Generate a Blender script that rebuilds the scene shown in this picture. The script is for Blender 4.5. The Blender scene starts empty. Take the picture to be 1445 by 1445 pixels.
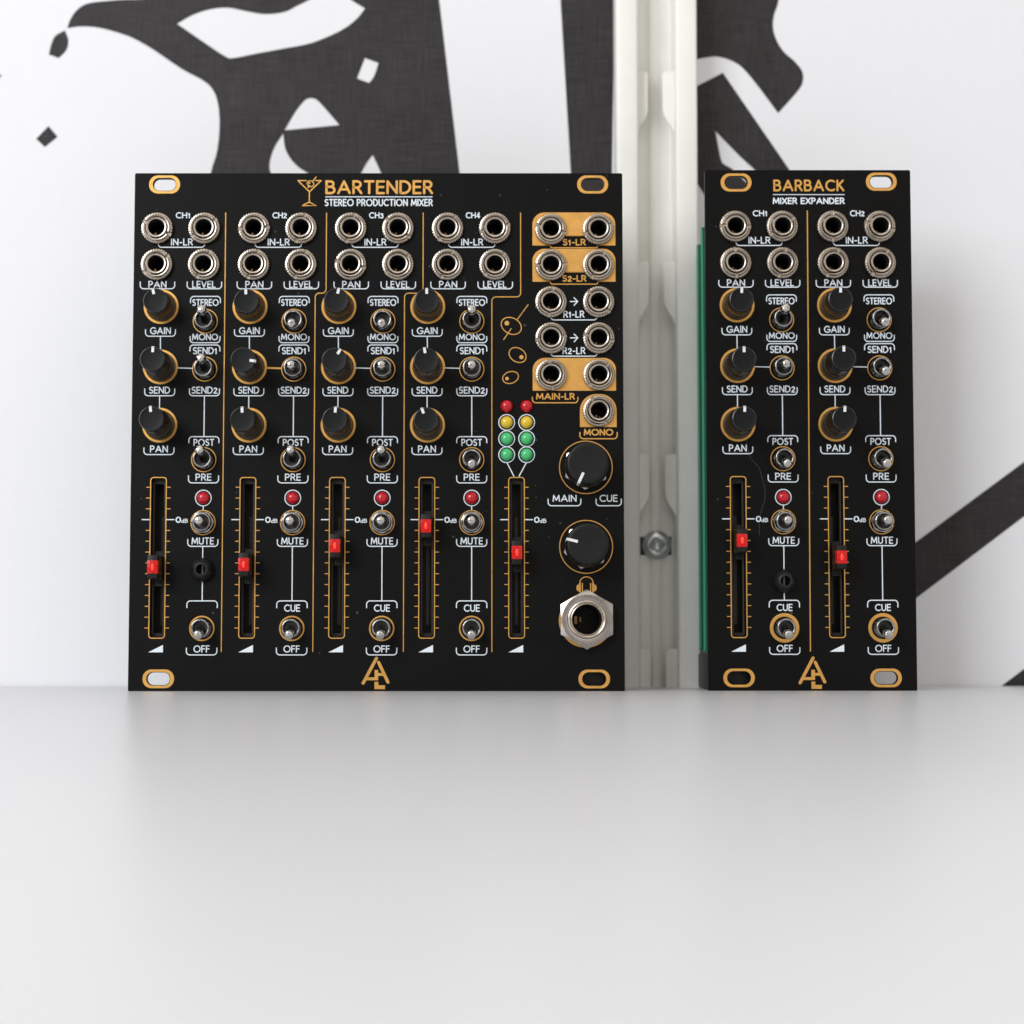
import bpy, bmesh, math, random
from math import sin, cos, pi, radians
from mathutils import Vector, Matrix

random.seed(7)
C = bpy.context.scene.collection
S = 0.001                       # everything is measured in millimetres

# ------------------------------------------------------------------ camera
cam_d = bpy.data.cameras.new('camera')
cam = bpy.data.objects.new('camera', cam_d)
C.objects.link(cam)
cam_d.sensor_width = 36.0
cam_d.sensor_fit = 'HORIZONTAL'
cam_d.lens = 2800.0 / 1445.0 * 36.0
cam_d.shift_x = 32.5 / 1445.0
cam_d.clip_start = 0.01
cam_d.clip_end = 20.0
cam.location = (0.0, -0.48625, 0.01493)
cam.rotation_euler = (radians(90 + 3.4), 0, 0)
cam_d.dof.use_dof = True
cam_d.dof.focus_distance = 0.482
cam_d.dof.aperture_fstop = 9.0
bpy.context.scene.camera = cam

# ------------------------------------------------------------------ light
world = bpy.data.worlds.new('World')
bpy.context.scene.world = world
world.use_nodes = True
bg = world.node_tree.nodes['Background']
# added surround light: brighter upwards, noise patches give the metals something to reflect
_n, _l = world.node_tree.nodes, world.node_tree.links
_tc = _n.new('ShaderNodeTexCoord')
_sp = _n.new('ShaderNodeSeparateXYZ')
_l.new(_tc.outputs['Generated'], _sp.inputs[0])
_up = _n.new('ShaderNodeMapRange')
_up.interpolation_type = 'SMOOTHSTEP'
for _k, _v in (('From Min', -0.25), ('From Max', 0.85), ('To Min', 0.48), ('To Max', 0.88)):
    _up.inputs[_k].default_value = _v
_l.new(_sp.outputs['Z'], _up.inputs['Value'])
_no = _n.new('ShaderNodeTexNoise')
_no.inputs['Scale'].default_value = 2.6
_no.inputs['Detail'].default_value = 2.0
_l.new(_tc.outputs['Generated'], _no.inputs['Vector'])
_nr = _n.new('ShaderNodeMapRange')
for _k, _v in (('From Min', 0.40), ('From Max', 0.60), ('To Min', 0.45), ('To Max', 1.60)):
    _nr.inputs[_k].default_value = _v
_l.new(_no.outputs['Fac'], _nr.inputs['Value'])
_mu = _n.new('ShaderNodeMath')
_mu.operation = 'MULTIPLY'
_l.new(_up.outputs['Result'], _mu.inputs[0])
_l.new(_nr.outputs['Result'], _mu.inputs[1])
_l.new(_mu.outputs[0], bg.inputs[1])
bg.inputs[0].default_value = (1.0, 0.935, 0.865, 1)


def area(name, loc, target, sx, sy, power, col):
    d = bpy.data.lights.new(name, 'AREA')
    d.shape = 'RECTANGLE'
    d.size = sx
    d.size_y = sy
    d.energy = power
    d.color = col
    o = bpy.data.objects.new(name, d)
    C.objects.link(o)
    o.location = loc
    o.rotation_euler = (Vector(target) - Vector(loc)).to_track_quat('-Z', 'Y').to_euler()
    return o


area('window_light', (-0.72, -1.02, 0.56), (0, 0, 0.06), 0.64, 0.64, 10.2, (0.93, 0.965, 1.0))
area('overhead_fill', (-0.15, -0.45, 1.30), (0, -0.05, 0.0), 1.4, 1.2, 0.8, (1.0, 0.985, 0.96))  # unseen soft fill added from above, in place of ceiling bounce

vs = bpy.context.scene.view_settings
vs.view_transform = 'Standard'
vs.look = 'None'
vs.exposure = 0.0
vs.gamma = 1.0

# ------------------------------------------------------------------ materials


def new_mat(name):
    m = bpy.data.materials.new(name)
    m.use_nodes = True
    return m, m.node_tree.nodes, m.node_tree.links, m.node_tree.nodes['Principled BSDF']


def mat(name, col, rough=0.5, metal=0.0, spec=0.5, vary=0.0, scale=300.0, bump=0.0, rvary=0.0, **kw):
    m, N, L, p = new_mat(name)
    p.inputs['Base Color'].default_value = (*col, 1)
    p.inputs['Roughness'].default_value = rough
    p.inputs['Metallic'].default_value = metal
    p.inputs['Specular IOR Level'].default_value = spec
    for k, v in kw.items():
        p.inputs[k.replace('_', ' ')].default_value = v
    tc = N.new('ShaderNodeTexCoord')
    no = N.new('ShaderNodeTexNoise')
    no.inputs['Scale'].default_value = scale
    no.inputs['Detail'].default_value = 5
    L.new(tc.outputs['Object'], no.inputs['Vector'])
    if vary:
        mx = N.new('ShaderNodeMix')
        mx.data_type = 'RGBA'
        mx.inputs[6].default_value = (*[max(0, c * (1 - vary)) for c in col], 1)
        mx.inputs[7].default_value = (*[min(1, c * (1 + vary)) for c in col], 1)
        L.new(no.outputs['Fac'], mx.inputs[0])
        L.new(mx.outputs[2], p.inputs['Base Color'])
    if rvary:
        mr = N.new('ShaderNodeMapRange')
        mr.inputs['To Min'].default_value = max(0.02, rough - rvary)
        mr.inputs['To Max'].default_value = rough + rvary
        L.new(no.outputs['Fac'], mr.inputs['Value'])
        L.new(mr.outputs['Result'], p.inputs['Roughness'])
    if bump:
        b = N.new('ShaderNodeBump')
        b.inputs['Strength'].default_value = bump
        b.inputs['Distance'].default_value = 0.0002
        L.new(no.outputs['Fac'], b.inputs['Height'])
        L.new(b.outputs['Normal'], p.inputs['Normal'])
    return m


def weave_mat(name, c0, c1, rough, bump):
    """wallpaper with a linen weave: long thin threads both ways"""
    m, N, L, p = new_mat(name)
    p.inputs['Roughness'].default_value = rough
    p.inputs['Specular IOR Level'].default_value = 0.3
    tc = N.new('ShaderNodeTexCoord')
    outs = []
    for sc in ((2600, 2600, 110), (110, 2600, 2600)):
        mp = N.new('ShaderNodeMapping')
        mp.inputs['Scale'].default_value = sc
        no = N.new('ShaderNodeTexNoise')
        no.inputs['Scale'].default_value = 1.0
        no.inputs['Detail'].default_value = 3
        L.new(tc.outputs['Object'], mp.inputs['Vector'])
        L.new(mp.outputs['Vector'], no.inputs['Vector'])
        outs.append(no.outputs['Fac'])
    big = N.new('ShaderNodeTexNoise')
    big.inputs['Scale'].default_value = 45
    big.inputs['Detail'].default_value = 4
    L.new(tc.outputs['Object'], big.inputs['Vector'])
    ad = N.new('ShaderNodeMath')
    ad.operation = 'ADD'
    L.new(outs[0], ad.inputs[0])
    L.new(outs[1], ad.inputs[1])
    ad2 = N.new('ShaderNodeMath')
    ad2.operation = 'MULTIPLY_ADD'
    L.new(big.outputs['Fac'], ad2.inputs[0])
    ad2.inputs[1].default_value = 0.35
    L.new(ad.outputs[0], ad2.inputs[2])
    mr = N.new('ShaderNodeMapRange')
    mr.inputs['From Min'].default_value = 0.92
    mr.inputs['From Max'].default_value = 1.45
    L.new(ad2.outputs[0], mr.inputs['Value'])
    mx = N.new('ShaderNodeMix')
    mx.data_type = 'RGBA'
    mx.inputs[6].default_value = (*c0, 1)
    mx.inputs[7].default_value = (*c1, 1)
    L.new(mr.outputs['Result'], mx.inputs[0])
    L.new(mx.outputs[2], p.inputs['Base Color'])
    b = N.new('ShaderNodeBump')
    b.inputs['Strength'].default_value = bump
    b.inputs['Distance'].default_value = 0.0001
    L.new(ad.outputs[0], b.inputs['Height'])
    L.new(b.outputs['Normal'], p.inputs['Normal'])
    return m


def panel_mat():
    """matt black solder mask with dust specks and faint smears"""
    m, N, L, p = new_mat('black_solder_mask')
    p.inputs['Specular IOR Level'].default_value = 0.12
    tc = N.new('ShaderNodeTexCoord')
    vo = N.new('ShaderNodeTexVoronoi')
    vo.inputs['Scale'].default_value = 340
    L.new(tc.outputs['Object'], vo.inputs['Vector'])
    # only some cells carry a speck, of differing size
    sep = N.new('ShaderNodeSeparateColor')
    L.new(vo.outputs['Color'], sep.inputs[0])
    pw = N.new('ShaderNodeMath'); pw.operation = 'POWER'; pw.inputs[1].default_value = 4.0
    L.new(sep.outputs[0], pw.inputs[0])
    sz = N.new('ShaderNodeMath'); sz.operation = 'MULTIPLY'; sz.inputs[1].default_value = 0.11
    L.new(pw.outputs[0], sz.inputs[0])
    lt = N.new('ShaderNodeMath'); lt.operation = 'LESS_THAN'
    L.new(vo.outputs['Distance'], lt.inputs[0])
    L.new(sz.outputs[0], lt.inputs[1])
    no = N.new('ShaderNodeTexNoise')
    no.inputs['Scale'].default_value = 40
    no.inputs['Detail'].default_value = 6
    no.inputs['Distortion'].default_value = 1.2
    L.new(tc.outputs['Object'], no.inputs['Vector'])
    mx0 = N.new('ShaderNodeMix'); mx0.data_type = 'RGBA'
    mx0.inputs[6].default_value = (0.0018, 0.0018, 0.0021, 1)
    mx0.inputs[7].default_value = (0.0040, 0.0038, 0.0036, 1)
    L.new(no.outputs['Fac'], mx0.inputs[0])
    mx = N.new('ShaderNodeMix'); mx.data_type = 'RGBA'
    mx.inputs[7].default_value = (0.055, 0.055, 0.055, 1)
    L.new(lt.outputs[0], mx.inputs[0])
    L.new(mx0.outputs[2], mx.inputs[6])
    L.new(mx.outputs[2], p.inputs['Base Color'])
    mr = N.new('ShaderNodeMapRange')
    mr.inputs['To Min'].default_value = 0.36
    mr.inputs['To Max'].default_value = 0.50
    L.new(no.outputs['Fac'], mr.inputs['Value'])
    L.new(mr.outputs['Result'], p.inputs['Roughness'])
    fi = N.new('ShaderNodeTexNoise')
    fi.inputs['Scale'].default_value = 2500
    L.new(tc.outputs['Object'], fi.inputs['Vector'])
    b = N.new('ShaderNodeBump')
    b.inputs['Strength'].default_value = 0.05
    b.inputs['Distance'].default_value = 0.0001
    L.new(fi.outputs['Fac'], b.inputs['Height'])
    L.new(b.outputs['Normal'], p.inputs['Normal'])
    return m


M = dict(
    panel=panel_mat(),
    gold=mat('gold_plating', (0.74, 0.40, 0.105), 0.34, 0.7, vary=0.2, scale=420, bump=0.15, rvary=0.08),
    white=mat('white_silkscreen', (0.74, 0.82, 0.89), 0.6, vary=0.05, scale=900),
    nickel=mat('nickel_nut', (0.43, 0.375, 0.315), 0.28, 1.0, vary=0.18, scale=500, bump=0.25, rvary=0.1),
    sleeve=mat('nickel_sleeve', (0.53, 0.475, 0.41), 0.24, 1.0, vary=0.10, scale=600, rvary=0.08),
    chrome=mat('dark_chrome', (0.33, 0.33, 0.33), 0.15, 1.0, vary=0.15, scale=700, rvary=0.07),
    inner=mat('bushing_inside', (0.018, 0.018, 0.018), 0.35, 0.0),
    lever=mat('bright_chrome', (0.54, 0.53, 0.52), 0.10, 1.0, vary=0.08, scale=700, rvary=0.05),
    hexnut=mat('bright_nut_steel', (0.44, 0.405, 0.38), 0.20, 1.0, vary=0.20, scale=350, bump=0.25, rvary=0.10),
    bore=mat('socket_black', (0.006, 0.006, 0.006), 0.55),
    brass=mat('contact_brass', (0.22, 0.13, 0.055), 0.4, 1.0),
    knob=mat('knob_plastic', (0.0040, 0.0048, 0.0056), 0.46, spec=0.20, vary=0.25, scale=900, bump=0.12, rvary=0.06),
    knobside=mat('knob_side_plastic', (0.0095, 0.0080, 0.0070), 0.27, spec=0.6),
    potbase=mat('pot_base_smoked', (0.030, 0.024, 0.018), 0.14, spec=0.8),
    pointer=mat('pointer_white', (0.74, 0.76, 0.78), 0.5, vary=0.06, scale=900),
    bigknob=mat('big_knob_plastic', (0.0055, 0.0055, 0.0060), 0.40, spec=0.28, vary=0.2, scale=700, bump=0.08, rvary=0.05),
    rubber=mat('rubber_black', (0.006, 0.006, 0.0062), 0.45, spec=0.4, vary=0.3, scale=900, bump=0.4),
    fader=mat('fader_black', (0.006, 0.0058, 0.0052), 0.40, spec=0.3, vary=0.3, scale=900, bump=0.3),
    faderwall=mat('fader_housing', (0.012, 0.011, 0.009), 0.45, spec=0.35, vary=0.3, scale=600, bump=0.3),
    trackstrip=mat('track_strip', (0.060, 0.058, 0.046), 0.42, vary=0.3, scale=500),
    pcb=mat('green_solder_mask', (0.003, 0.125, 0.062), 0.32, vary=0.12, scale=300),
    pcbedge=mat('board_edge', (0.05, 0.33, 0.19), 0.5),
    plastic=mat('header_plastic', (0.008, 0.008, 0.008), 0.5),
    rail=mat('rail_powder_coat', (0.86, 0.86, 0.815), 0.36, vary=0.05, scale=160, bump=0.12),
    zinc=mat('zinc_screw', (0.58, 0.62, 0.62), 0.30, 1.0, vary=0.2, scale=600, bump=0.2),
    wall=weave_mat('wallpaper_white', (0.812, 0.82, 0.857), (0.83, 0.838, 0.873), 0.7, 0.05),
    ink=weave_mat('wallpaper_black', (0.012, 0.010, 0.011), (0.040, 0.035, 0.038), 0.55, 0.5),
    fibre=mat('dust_fibre', (0.11, 0.11, 0.11), 0.8),
)


def desk_mat():
    m, N, L, p = new_mat('desk_laminate')
    tc = N.new('ShaderNodeTexCoord')
    no = N.new('ShaderNodeTexNoise')
    no.inputs['Scale'].default_value = 18
    no.inputs['Detail'].default_value = 5
    L.new(tc.outputs['Object'], no.inputs['Vector'])
    mx = N.new('ShaderNodeMix'); mx.data_type = 'RGBA'
    mx.inputs[6].default_value = (0.625, 0.64, 0.668, 1)
    mx.inputs[7].default_value = (0.655, 0.667, 0.690, 1)
    L.new(no.outputs['Fac'], mx.inputs[0])
    L.new(mx.outputs[2], p.inputs['Base Color'])
    p.inputs['Roughness'].default_value = 0.29
    p.inputs['Specular IOR Level'].default_value = 0.11
    fi = N.new('ShaderNodeTexNoise')
    fi.inputs['Scale'].default_value = 1400
    fi.inputs['Detail'].default_value = 3
    L.new(tc.outputs['Object'], fi.inputs['Vector'])
    b = N.new('ShaderNodeBump')
    b.inputs['Strength'].default_value = 0.10
    b.inputs['Distance'].default_value = 0.0001
    L.new(fi.outputs['Fac'], b.inputs['Height'])
    L.new(b.outputs['Normal'], p.inputs['Normal'])
    return m


M['desk'] = desk_mat()


def led_mat(name, col, deep):
    m, N, L, p = new_mat(name)
    tc = N.new('ShaderNodeTexCoord')
    lw = N.new('ShaderNodeTexNoise')
    lw.inputs['Scale'].default_value = 700
    L.new(tc.outputs['Object'], lw.inputs['Vector'])
    mx = N.new('ShaderNodeMix'); mx.data_type = 'RGBA'
    mx.inputs[6].default_value = (*deep, 1)
    mx.inputs[7].default_value = (*col, 1)
    L.new(lw.outputs['Fac'], mx.inputs[0])
    L.new(mx.outputs[2], p.inputs['Base Color'])
    p.inputs['Roughness'].default_value = 0.05
    p.inputs['Subsurface Weight'].default_value = 0.0
    p.inputs['Subsurface Scale'].default_value = 0.0008
    p.inputs['Subsurface Radius'].default_value = (1, 1, 1)
    p.inputs['Coat Weight'].default_value = 0.25
    p.inputs['Coat Roughness'].default_value = 0.04
    return m


M['led_red'] = led_mat('led_red_epoxy', (0.54, 0.0, 0.010), (0.44, 0.0, 0.008))
M['led_yellow'] = led_mat('led_yellow_epoxy', (0.80, 0.56, 0.03), (0.62, 0.42, 0.02))
M['led_green'] = led_mat('led_green_epoxy', (0.075, 0.56, 0.20), (0.04, 0.42, 0.14))
M['lens'] = mat('lamp_lens_red', (0.80, 0.004, 0.006), 0.14, 0.0, spec=0.4, vary=0.45, scale=1100, bump=0.5, Transmission_Weight=0.2)
M['core'] = mat('lamp_core', (0.9, 0.05, 0.02), 0.3, Emission_Color=(1.0, 0.05, 0.02, 1), Emission_Strength=0.5)

# ------------------------------------------------------------------ mesh helpers (millimetres)


class MB:
    def __init__(self):
        self.v = []
        self.f = []
        self.mi = []

    def add(self, vs_, fs_, mi=0):
        o = len(self.v)
        self.v += [tuple(p) for p in vs_]
        self.f += [tuple(i + o for i in f) for f in fs_]
        self.mi += [mi] * len(fs_)

    def box(self, x0, x1, y0, y1, z0, z1, mi=0):
        v = [(x, y, z) for x in (x0, x1) for y in (y0, y1) for z in (z0, z1)]
        self.add(v, [(0, 1, 3, 2), (4, 6, 7, 5), (0, 4, 5, 1), (2, 3, 7, 6), (0, 2, 6, 4), (1, 5, 7, 3)], mi)

    def lathe(self, prof, n=48, cx=0, cz=0, mi=0, rfun=None, cap0=False, cap1=False, polys=None):
        """prof: (radius, protrusion towards the viewer = -Y)"""
        v = []
        for (r, d) in prof:
            for k in range(n):
                a = 2 * pi * k / n
                rr = rfun(r, d, a) if rfun else r
                v.append((cx + rr * sin(a), -d, cz + rr * cos(a)))
        f = []
        for i in range(len(prof) - 1):
            for k in range(n):
                k2 = (k + 1) % n
                f.append((i * n + k, i * n + k2, (i + 1) * n + k2, (i + 1) * n + k))
        if cap0:
            f.append(tuple(range(n - 1, -1, -1)))
        if cap1:
            f.append(tuple(range((len(prof) - 1) * n, len(prof) * n)))
        self.add(v, f, mi)

    def mesh(self, name, mats, angle=35):
        me = bpy.data.meshes.new(name)
        me.from_pydata([(x * S, y * S, z * S) for x, y, z in self.v], [], self.f)
        for m in (mats if isinstance(mats, (list, tuple)) else [mats]):
            me.materials.append(m)
        me.polygons.foreach_set('material_index', self.mi)
        bm = bmesh.new()
        bm.from_mesh(me)
        bmesh.ops.recalc_face_normals(bm, faces=bm.faces)
        bm.to_mesh(me)
        bm.free()
        me.shade_smooth()
        me.set_sharp_from_angle(angle=radians(angle))
        return me


def link(name, me, parent=None, loc=(0, 0, 0), rot=(0, 0, 0), label=None):
    o = bpy.data.objects.new(name, me)
    C.objects.link(o)
    o.parent = parent
    o.location = (loc[0] * S, loc[1] * S, loc[2] * S)
    o.rotation_euler = rot
    if label:
        o['label'] = label
    return o


def bevel_box(x0, x1, y0, y1, z0, z1, r, name, m, seg=2):
    bm = bmesh.new()
    mb = MB()
    mb.box(x0, x1, y0, y1, z0, z1)
    me = mb.mesh(name, m)
    bm.from_mesh(me)
    bmesh.ops.bevel(bm, geom=bm.edges[:], offset=r * S, segments=seg, affect='EDGES', profile=0.6)
    bm.to_mesh(me)
    bm.free()
    me.shade_smooth()
    me.set_sharp_from_angle(angle=radians(40))
    return me


def fill(loops, half, name, m, bev=0.0):
    """flat outline with holes, given thickness; drawn in x/z, facing -Y"""
    cu = bpy.data.curves.new(name, 'CURVE')
    cu.dimensions = '2D'
    cu.fill_mode = 'BOTH'
    cu.extrude = half * S
    if bev:
        cu.bevel_depth = bev * S
        cu.bevel_resolution = 1
    for lp in loops:
        sp = cu.splines.new('POLY')
        sp.points.add(len(lp) - 1)
        for q, (x, y) in zip(sp.points, lp):
            q.co = (x * S, y * S, 0, 1)
        sp.use_cyclic_u = True
    o = bpy.data.objects.new(name, cu)
    C.objects.link(o)
    dg = bpy.context.evaluated_depsgraph_get()
    me = bpy.data.meshes.new_from_object(o.evaluated_get(dg))
    bpy.data.objects.remove(o)
    me.name = name
    me.transform(Matrix.Rotation(pi / 2, 4, 'X'))
    me.materials.clear()
    me.materials.append(m)
    return me


def circ(cx, cy, r, n=40, ry=None, rot=0.0):
    ry = ry or r
    out = []
    for k in range(n):
        a = 2 * pi * k / n
        x, y = r * cos(a), ry * sin(a)
        out.append((cx + x * cos(rot) - y * sin(rot), cy + x * sin(rot) + y * cos(rot)))
    return out


def rrect(x0, x1, y0, y1, r, n=8, corners=(1, 1, 1, 1)):
    out = []
    for (cx, cy, a0, on) in ((x1 - r, y1 - r, 0, corners[0]), (x0 + r, y1 - r, 90, corners[1]),
                             (x0 + r, y0 + r, 180, corners[2]), (x1 - r, y0 + r, 270, corners[3])):
        if on:
            for k in range(n + 1):
                a = radians(a0 + 90 * k / n)
                out.append((cx + r * cos(a), cy + r * sin(a)))
        else:
            sx = 1 if a0 in (0, 270) else -1
            sy = 1 if a0 in (0, 90) else -1
            out.append((cx + sx * r, cy + sy * r))
    return out


def ribbon(mb, pts, w, y, closed=False, caps=True):
    """stroke of width w laid on the panel at height y (towards the viewer)"""
    pts = [Vector(p) for p in pts]
    n = len(pts)
    L_, R_ = [], []
    for i in range(n):
        if closed:
            a, b, c = pts[i - 1], pts[i], pts[(i + 1) % n]
        else:
            a, b, c = pts[max(i - 1, 0)], pts[i], pts[min(i + 1, n - 1)]
        d0 = (b - a).normalized() if (b - a).length > 1e-9 else (c - b).normalized()
        d1 = (c - b).normalized() if (c - b).length > 1e-9 else d0
        n0 = Vector((-d0.y, d0.x))
        n1 = Vector((-d1.y, d1.x))
        nn = n0 + n1
        if nn.length < 1e-6:
            nn = n0
        nn.normalize()
        k = 1.0 / max(0.70, nn.dot(n1))
        L_.append(b + nn * (w / 2 * k))
        R_.append(b - nn * (w / 2 * k))
    v = [(p.x, -y, p.y) for p in L_] + [(p.x, -y, p.y) for p in R_]
    f = []
    for i in range(n if closed else n - 1):
        j = (i + 1) % n
        f.append((i, j, n + j, n + i))
    mb.add(v, f)
    if caps and not closed:
        for e, d in ((0, pts[0] - pts[1]), (n - 1, pts[-1] - pts[-2])):
            d = d.normalized()
            a0 = math.atan2(d.y, d.x)
            c = pts[e]
            vv = [(c.x + w / 2 * cos(a0 + t), -y, c.y + w / 2 * sin(a0 + t)) for t in [radians(x) for x in (-90, -54, -18, 18, 54, 90)]]
            mb.add(vv, [tuple(range(6))])


# ------------------------------------------------------------------ stroke lettering


def arc(cx, cy, rx, ry, a0, a1, n=14):
    return [(cx + rx * cos(radians(a0 + (a1 - a0) * k / n)), cy + ry * sin(radians(a0 + (a1 - a0) * k / n))) for k in range(n + 1)]


G = {
    'A': (.82, [[(0, 0), (.41, 1), (.82, 0)], [(.14, .32), (.68, .32)]]),
    'B': (.58, [[(0, 0), (0, 1), (.28, 1)] + arc(.28, .77, .22, .23, 90, -90, 10) + [(0, .54)], [(.28, .54)] + arc(.30, .27, .27, .27, 90, -90, 10) + [(0, 0)]]),
    'C': (.74, [arc(.46, .5, .46, .5, 52, 308, 18)]),
    'D': (.68, [[(0, 0), (0, 1), (.22, 1)] + arc(.22, .5, .46, .5, 90, -90, 14) + [(0, 0)]]),
    'E': (.48, [[(.48, 1), (0, 1), (0, 0), (.48, 0)], [(0, .52), (.44, .52)]]),
    'F': (.46, [[(.46, 1), (0, 1), (0, 0)], [(0, .52), (.42, .52)]]),
    'G': (.84, [arc(.47, .5, .47, .5, 50, 335, 18) + [(.88, .46), (.52, .46)]]),
    'H': (.66, [[(0, 0), (0, 1)], [(.66, 0), (.66, 1)], [(0, .52), (.66, .52)]]),
    'I': (.02, [[(0, 0), (0, 1)]]),
    'K': (.56, [[(0, 0), (0, 1)], [(.52, 1), (.02, .46)], [(.14, .58), (.56, 0)]]),
    'L': (.44, [[(0, 1), (0, 0), (.44, 0)]]),
    'M': (.88, [[(0, 0), (.08, 1), (.44, .18), (.80, 1), (.88, 0)]]),
    'N': (.66, [[(0, 0), (0, 1), (.66, 0), (.66, 1)]]),
    'O': (.98, [arc(.49, .5, .49, .5, 90, 440, 26) + [(.49, 1)]]),
    'P': (.52, [[(0, 0), (0, 1), (.26, 1)] + arc(.26, .73, .26, .27, 90, -90, 10) + [(0, .46)]]),
    'R': (.56, [[(0, 0), (0, 1), (.26, 1)] + arc(.26, .74, .25, .26, 90, -90, 10) + [(0, .48)], [(.27, .48), (.56, 0)]]),
    'S': (.50, [arc(.27, .755, .235, .245, 40, 250, 10) + arc(.25, .265, .255, .265, 68, -140, 12)]),
    'T': (.60, [[(0, 1), (.60, 1)], [(.30, 1), (.30, 0)]]),
    'U': (.62, [[(0, 1), (0, .34)] + arc(.31, .32, .31, .32, 180, 360, 12) + [(.62, 1)]]),
    'V': (.70, [[(0, 1), (.35, 0), (.70, 1)]]),
    'X': (.64, [[(0, 1), (.64, 0)], [(0, 0), (.64, 1)]]),
    '0': (.62, [arc(.31, .5, .31, .5, 90, 440, 22) + [(.31, 1)]]),
    '1': (.24, [[(0, .66), (.18, .84), (.18, 0)]]),
    '2': (.46, [arc(.22, .62, .21, .22, 160, -20, 9) + [(.0, 0), (.46, 0)]]),
    '3': (.44, [arc(.19, .63, .19, .19, 150, -80, 9) + arc(.19, .21, .23, .23, 80, -150, 10)]),
    '4': (.56, [[(.56, .26), (0, .26), (.40, 1), (.40, 0)]]),
    '-': (.30, [[(0, .40), (.30, .40)]]),
    'd': (.46, [[(.46, 1), (.46, 0)], arc(.24, .27, .24, .27, 0, 350, 16) + [(.46, .27)]]),
}


def lettering(parent, text, cx, cz, width, cap, m, stroke, label, y=0.035, gap=0.27):
    """word centred at (cx, cz), 'width' wide and 'cap' high to the outside of the strokes"""
    x = 0
    strokes = []
    for ch in text:
        if ch == ' ':
            x += 0.46
            continue
        w, pl = G[ch]
        for p in pl:
            strokes.append([(x + a, b) for a, b in p])
        x += w + gap
    tot = x - gap
    sx = (width - stroke) / tot
    sy = cap - stroke
    mb = MB()
    layer = 0
    for i, p in enumerate(strokes):
        q = [(cx - (width - stroke) / 2 + a * sx, cz - sy / 2 + b * sy) for a, b in p]
        # break the stroke where it doubles back, each piece a hair above the last
        cur = [q[0]]
        for k in range(1, len(q)):
            cur.append(q[k])
            if k < len(q) - 1:
                d0 = Vector(q[k]) - Vector(q[k - 1])
                d1 = Vector(q[k + 1]) - Vector(q[k])
                if d0.length > 1e-6 and d1.length > 1e-6 and d0.normalized().dot(d1.normalized()) < -0.2:
                    ribbon(mb, cur, stroke, y + (layer % 9) * 0.003)
                    layer += 1
                    cur = [q[k]]
        ribbon(mb, cur, stroke, y + (layer % 9) * 0.003)
        layer += 1
    o = link('lettering', mb.mesh('lettering', m), parent)
    o['label'] = label
    return o


# ------------------------------------------------------------------ setting: wall, print on it, desk
WALL_Y = 43.0


def structure(o):
    o['kind'] = 'structure'
    return o


mb = MB()
mb.add([(-700, WALL_Y, -60), (700, WALL_Y, -60), (700, WALL_Y, 700), (-700, WALL_Y, 700), (-700, WALL_Y + 40, -60), (700, WALL_Y + 40, -60), (700, WALL_Y + 40, 700), (-700, WALL_Y + 40, 700)],
       [(0, 1, 2, 3), (4, 7, 6, 5), (0, 4, 5, 1), (3, 2, 6, 7), (0, 3, 7, 4), (1, 5, 6, 2)])
wall = structure(link('wall', mb.mesh('wall', M['wall'])))


def smooth(pts, n=7, lim=42):
    """rounds the gentle turns of a traced outline and keeps its sharp corners"""
    P = [Vector(p) for p in pts]
    N_ = len(P)
    corner = []
    for i in range(N_):
        a = P[i] - P[i - 1]
        b = P[(i + 1) % N_] - P[i]
        corner.append(math.degrees(a.angle(b)) > lim)
    out = []
    for i in range(N_):
        p1, p2 = P[i], P[(i + 1) % N_]
        p0 = p1 - (p2 - p1) if corner[i] else P[i - 1]
        p3 = p2 + (p2 - p1) if corner[(i + 1) % N_] else P[(i + 2) % N_]
        for k in range(n):
            t = k / n
            q = 0.5 * ((2 * p1) + (p2 - p0) * t + (2 * p0 - 5 * p1 + 4 * p2 - p3) * t * t + (3 * p1 - p0 - 3 * p2 + p3) * t ** 3)
            out.append((q.x, q.y))
    return out


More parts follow.
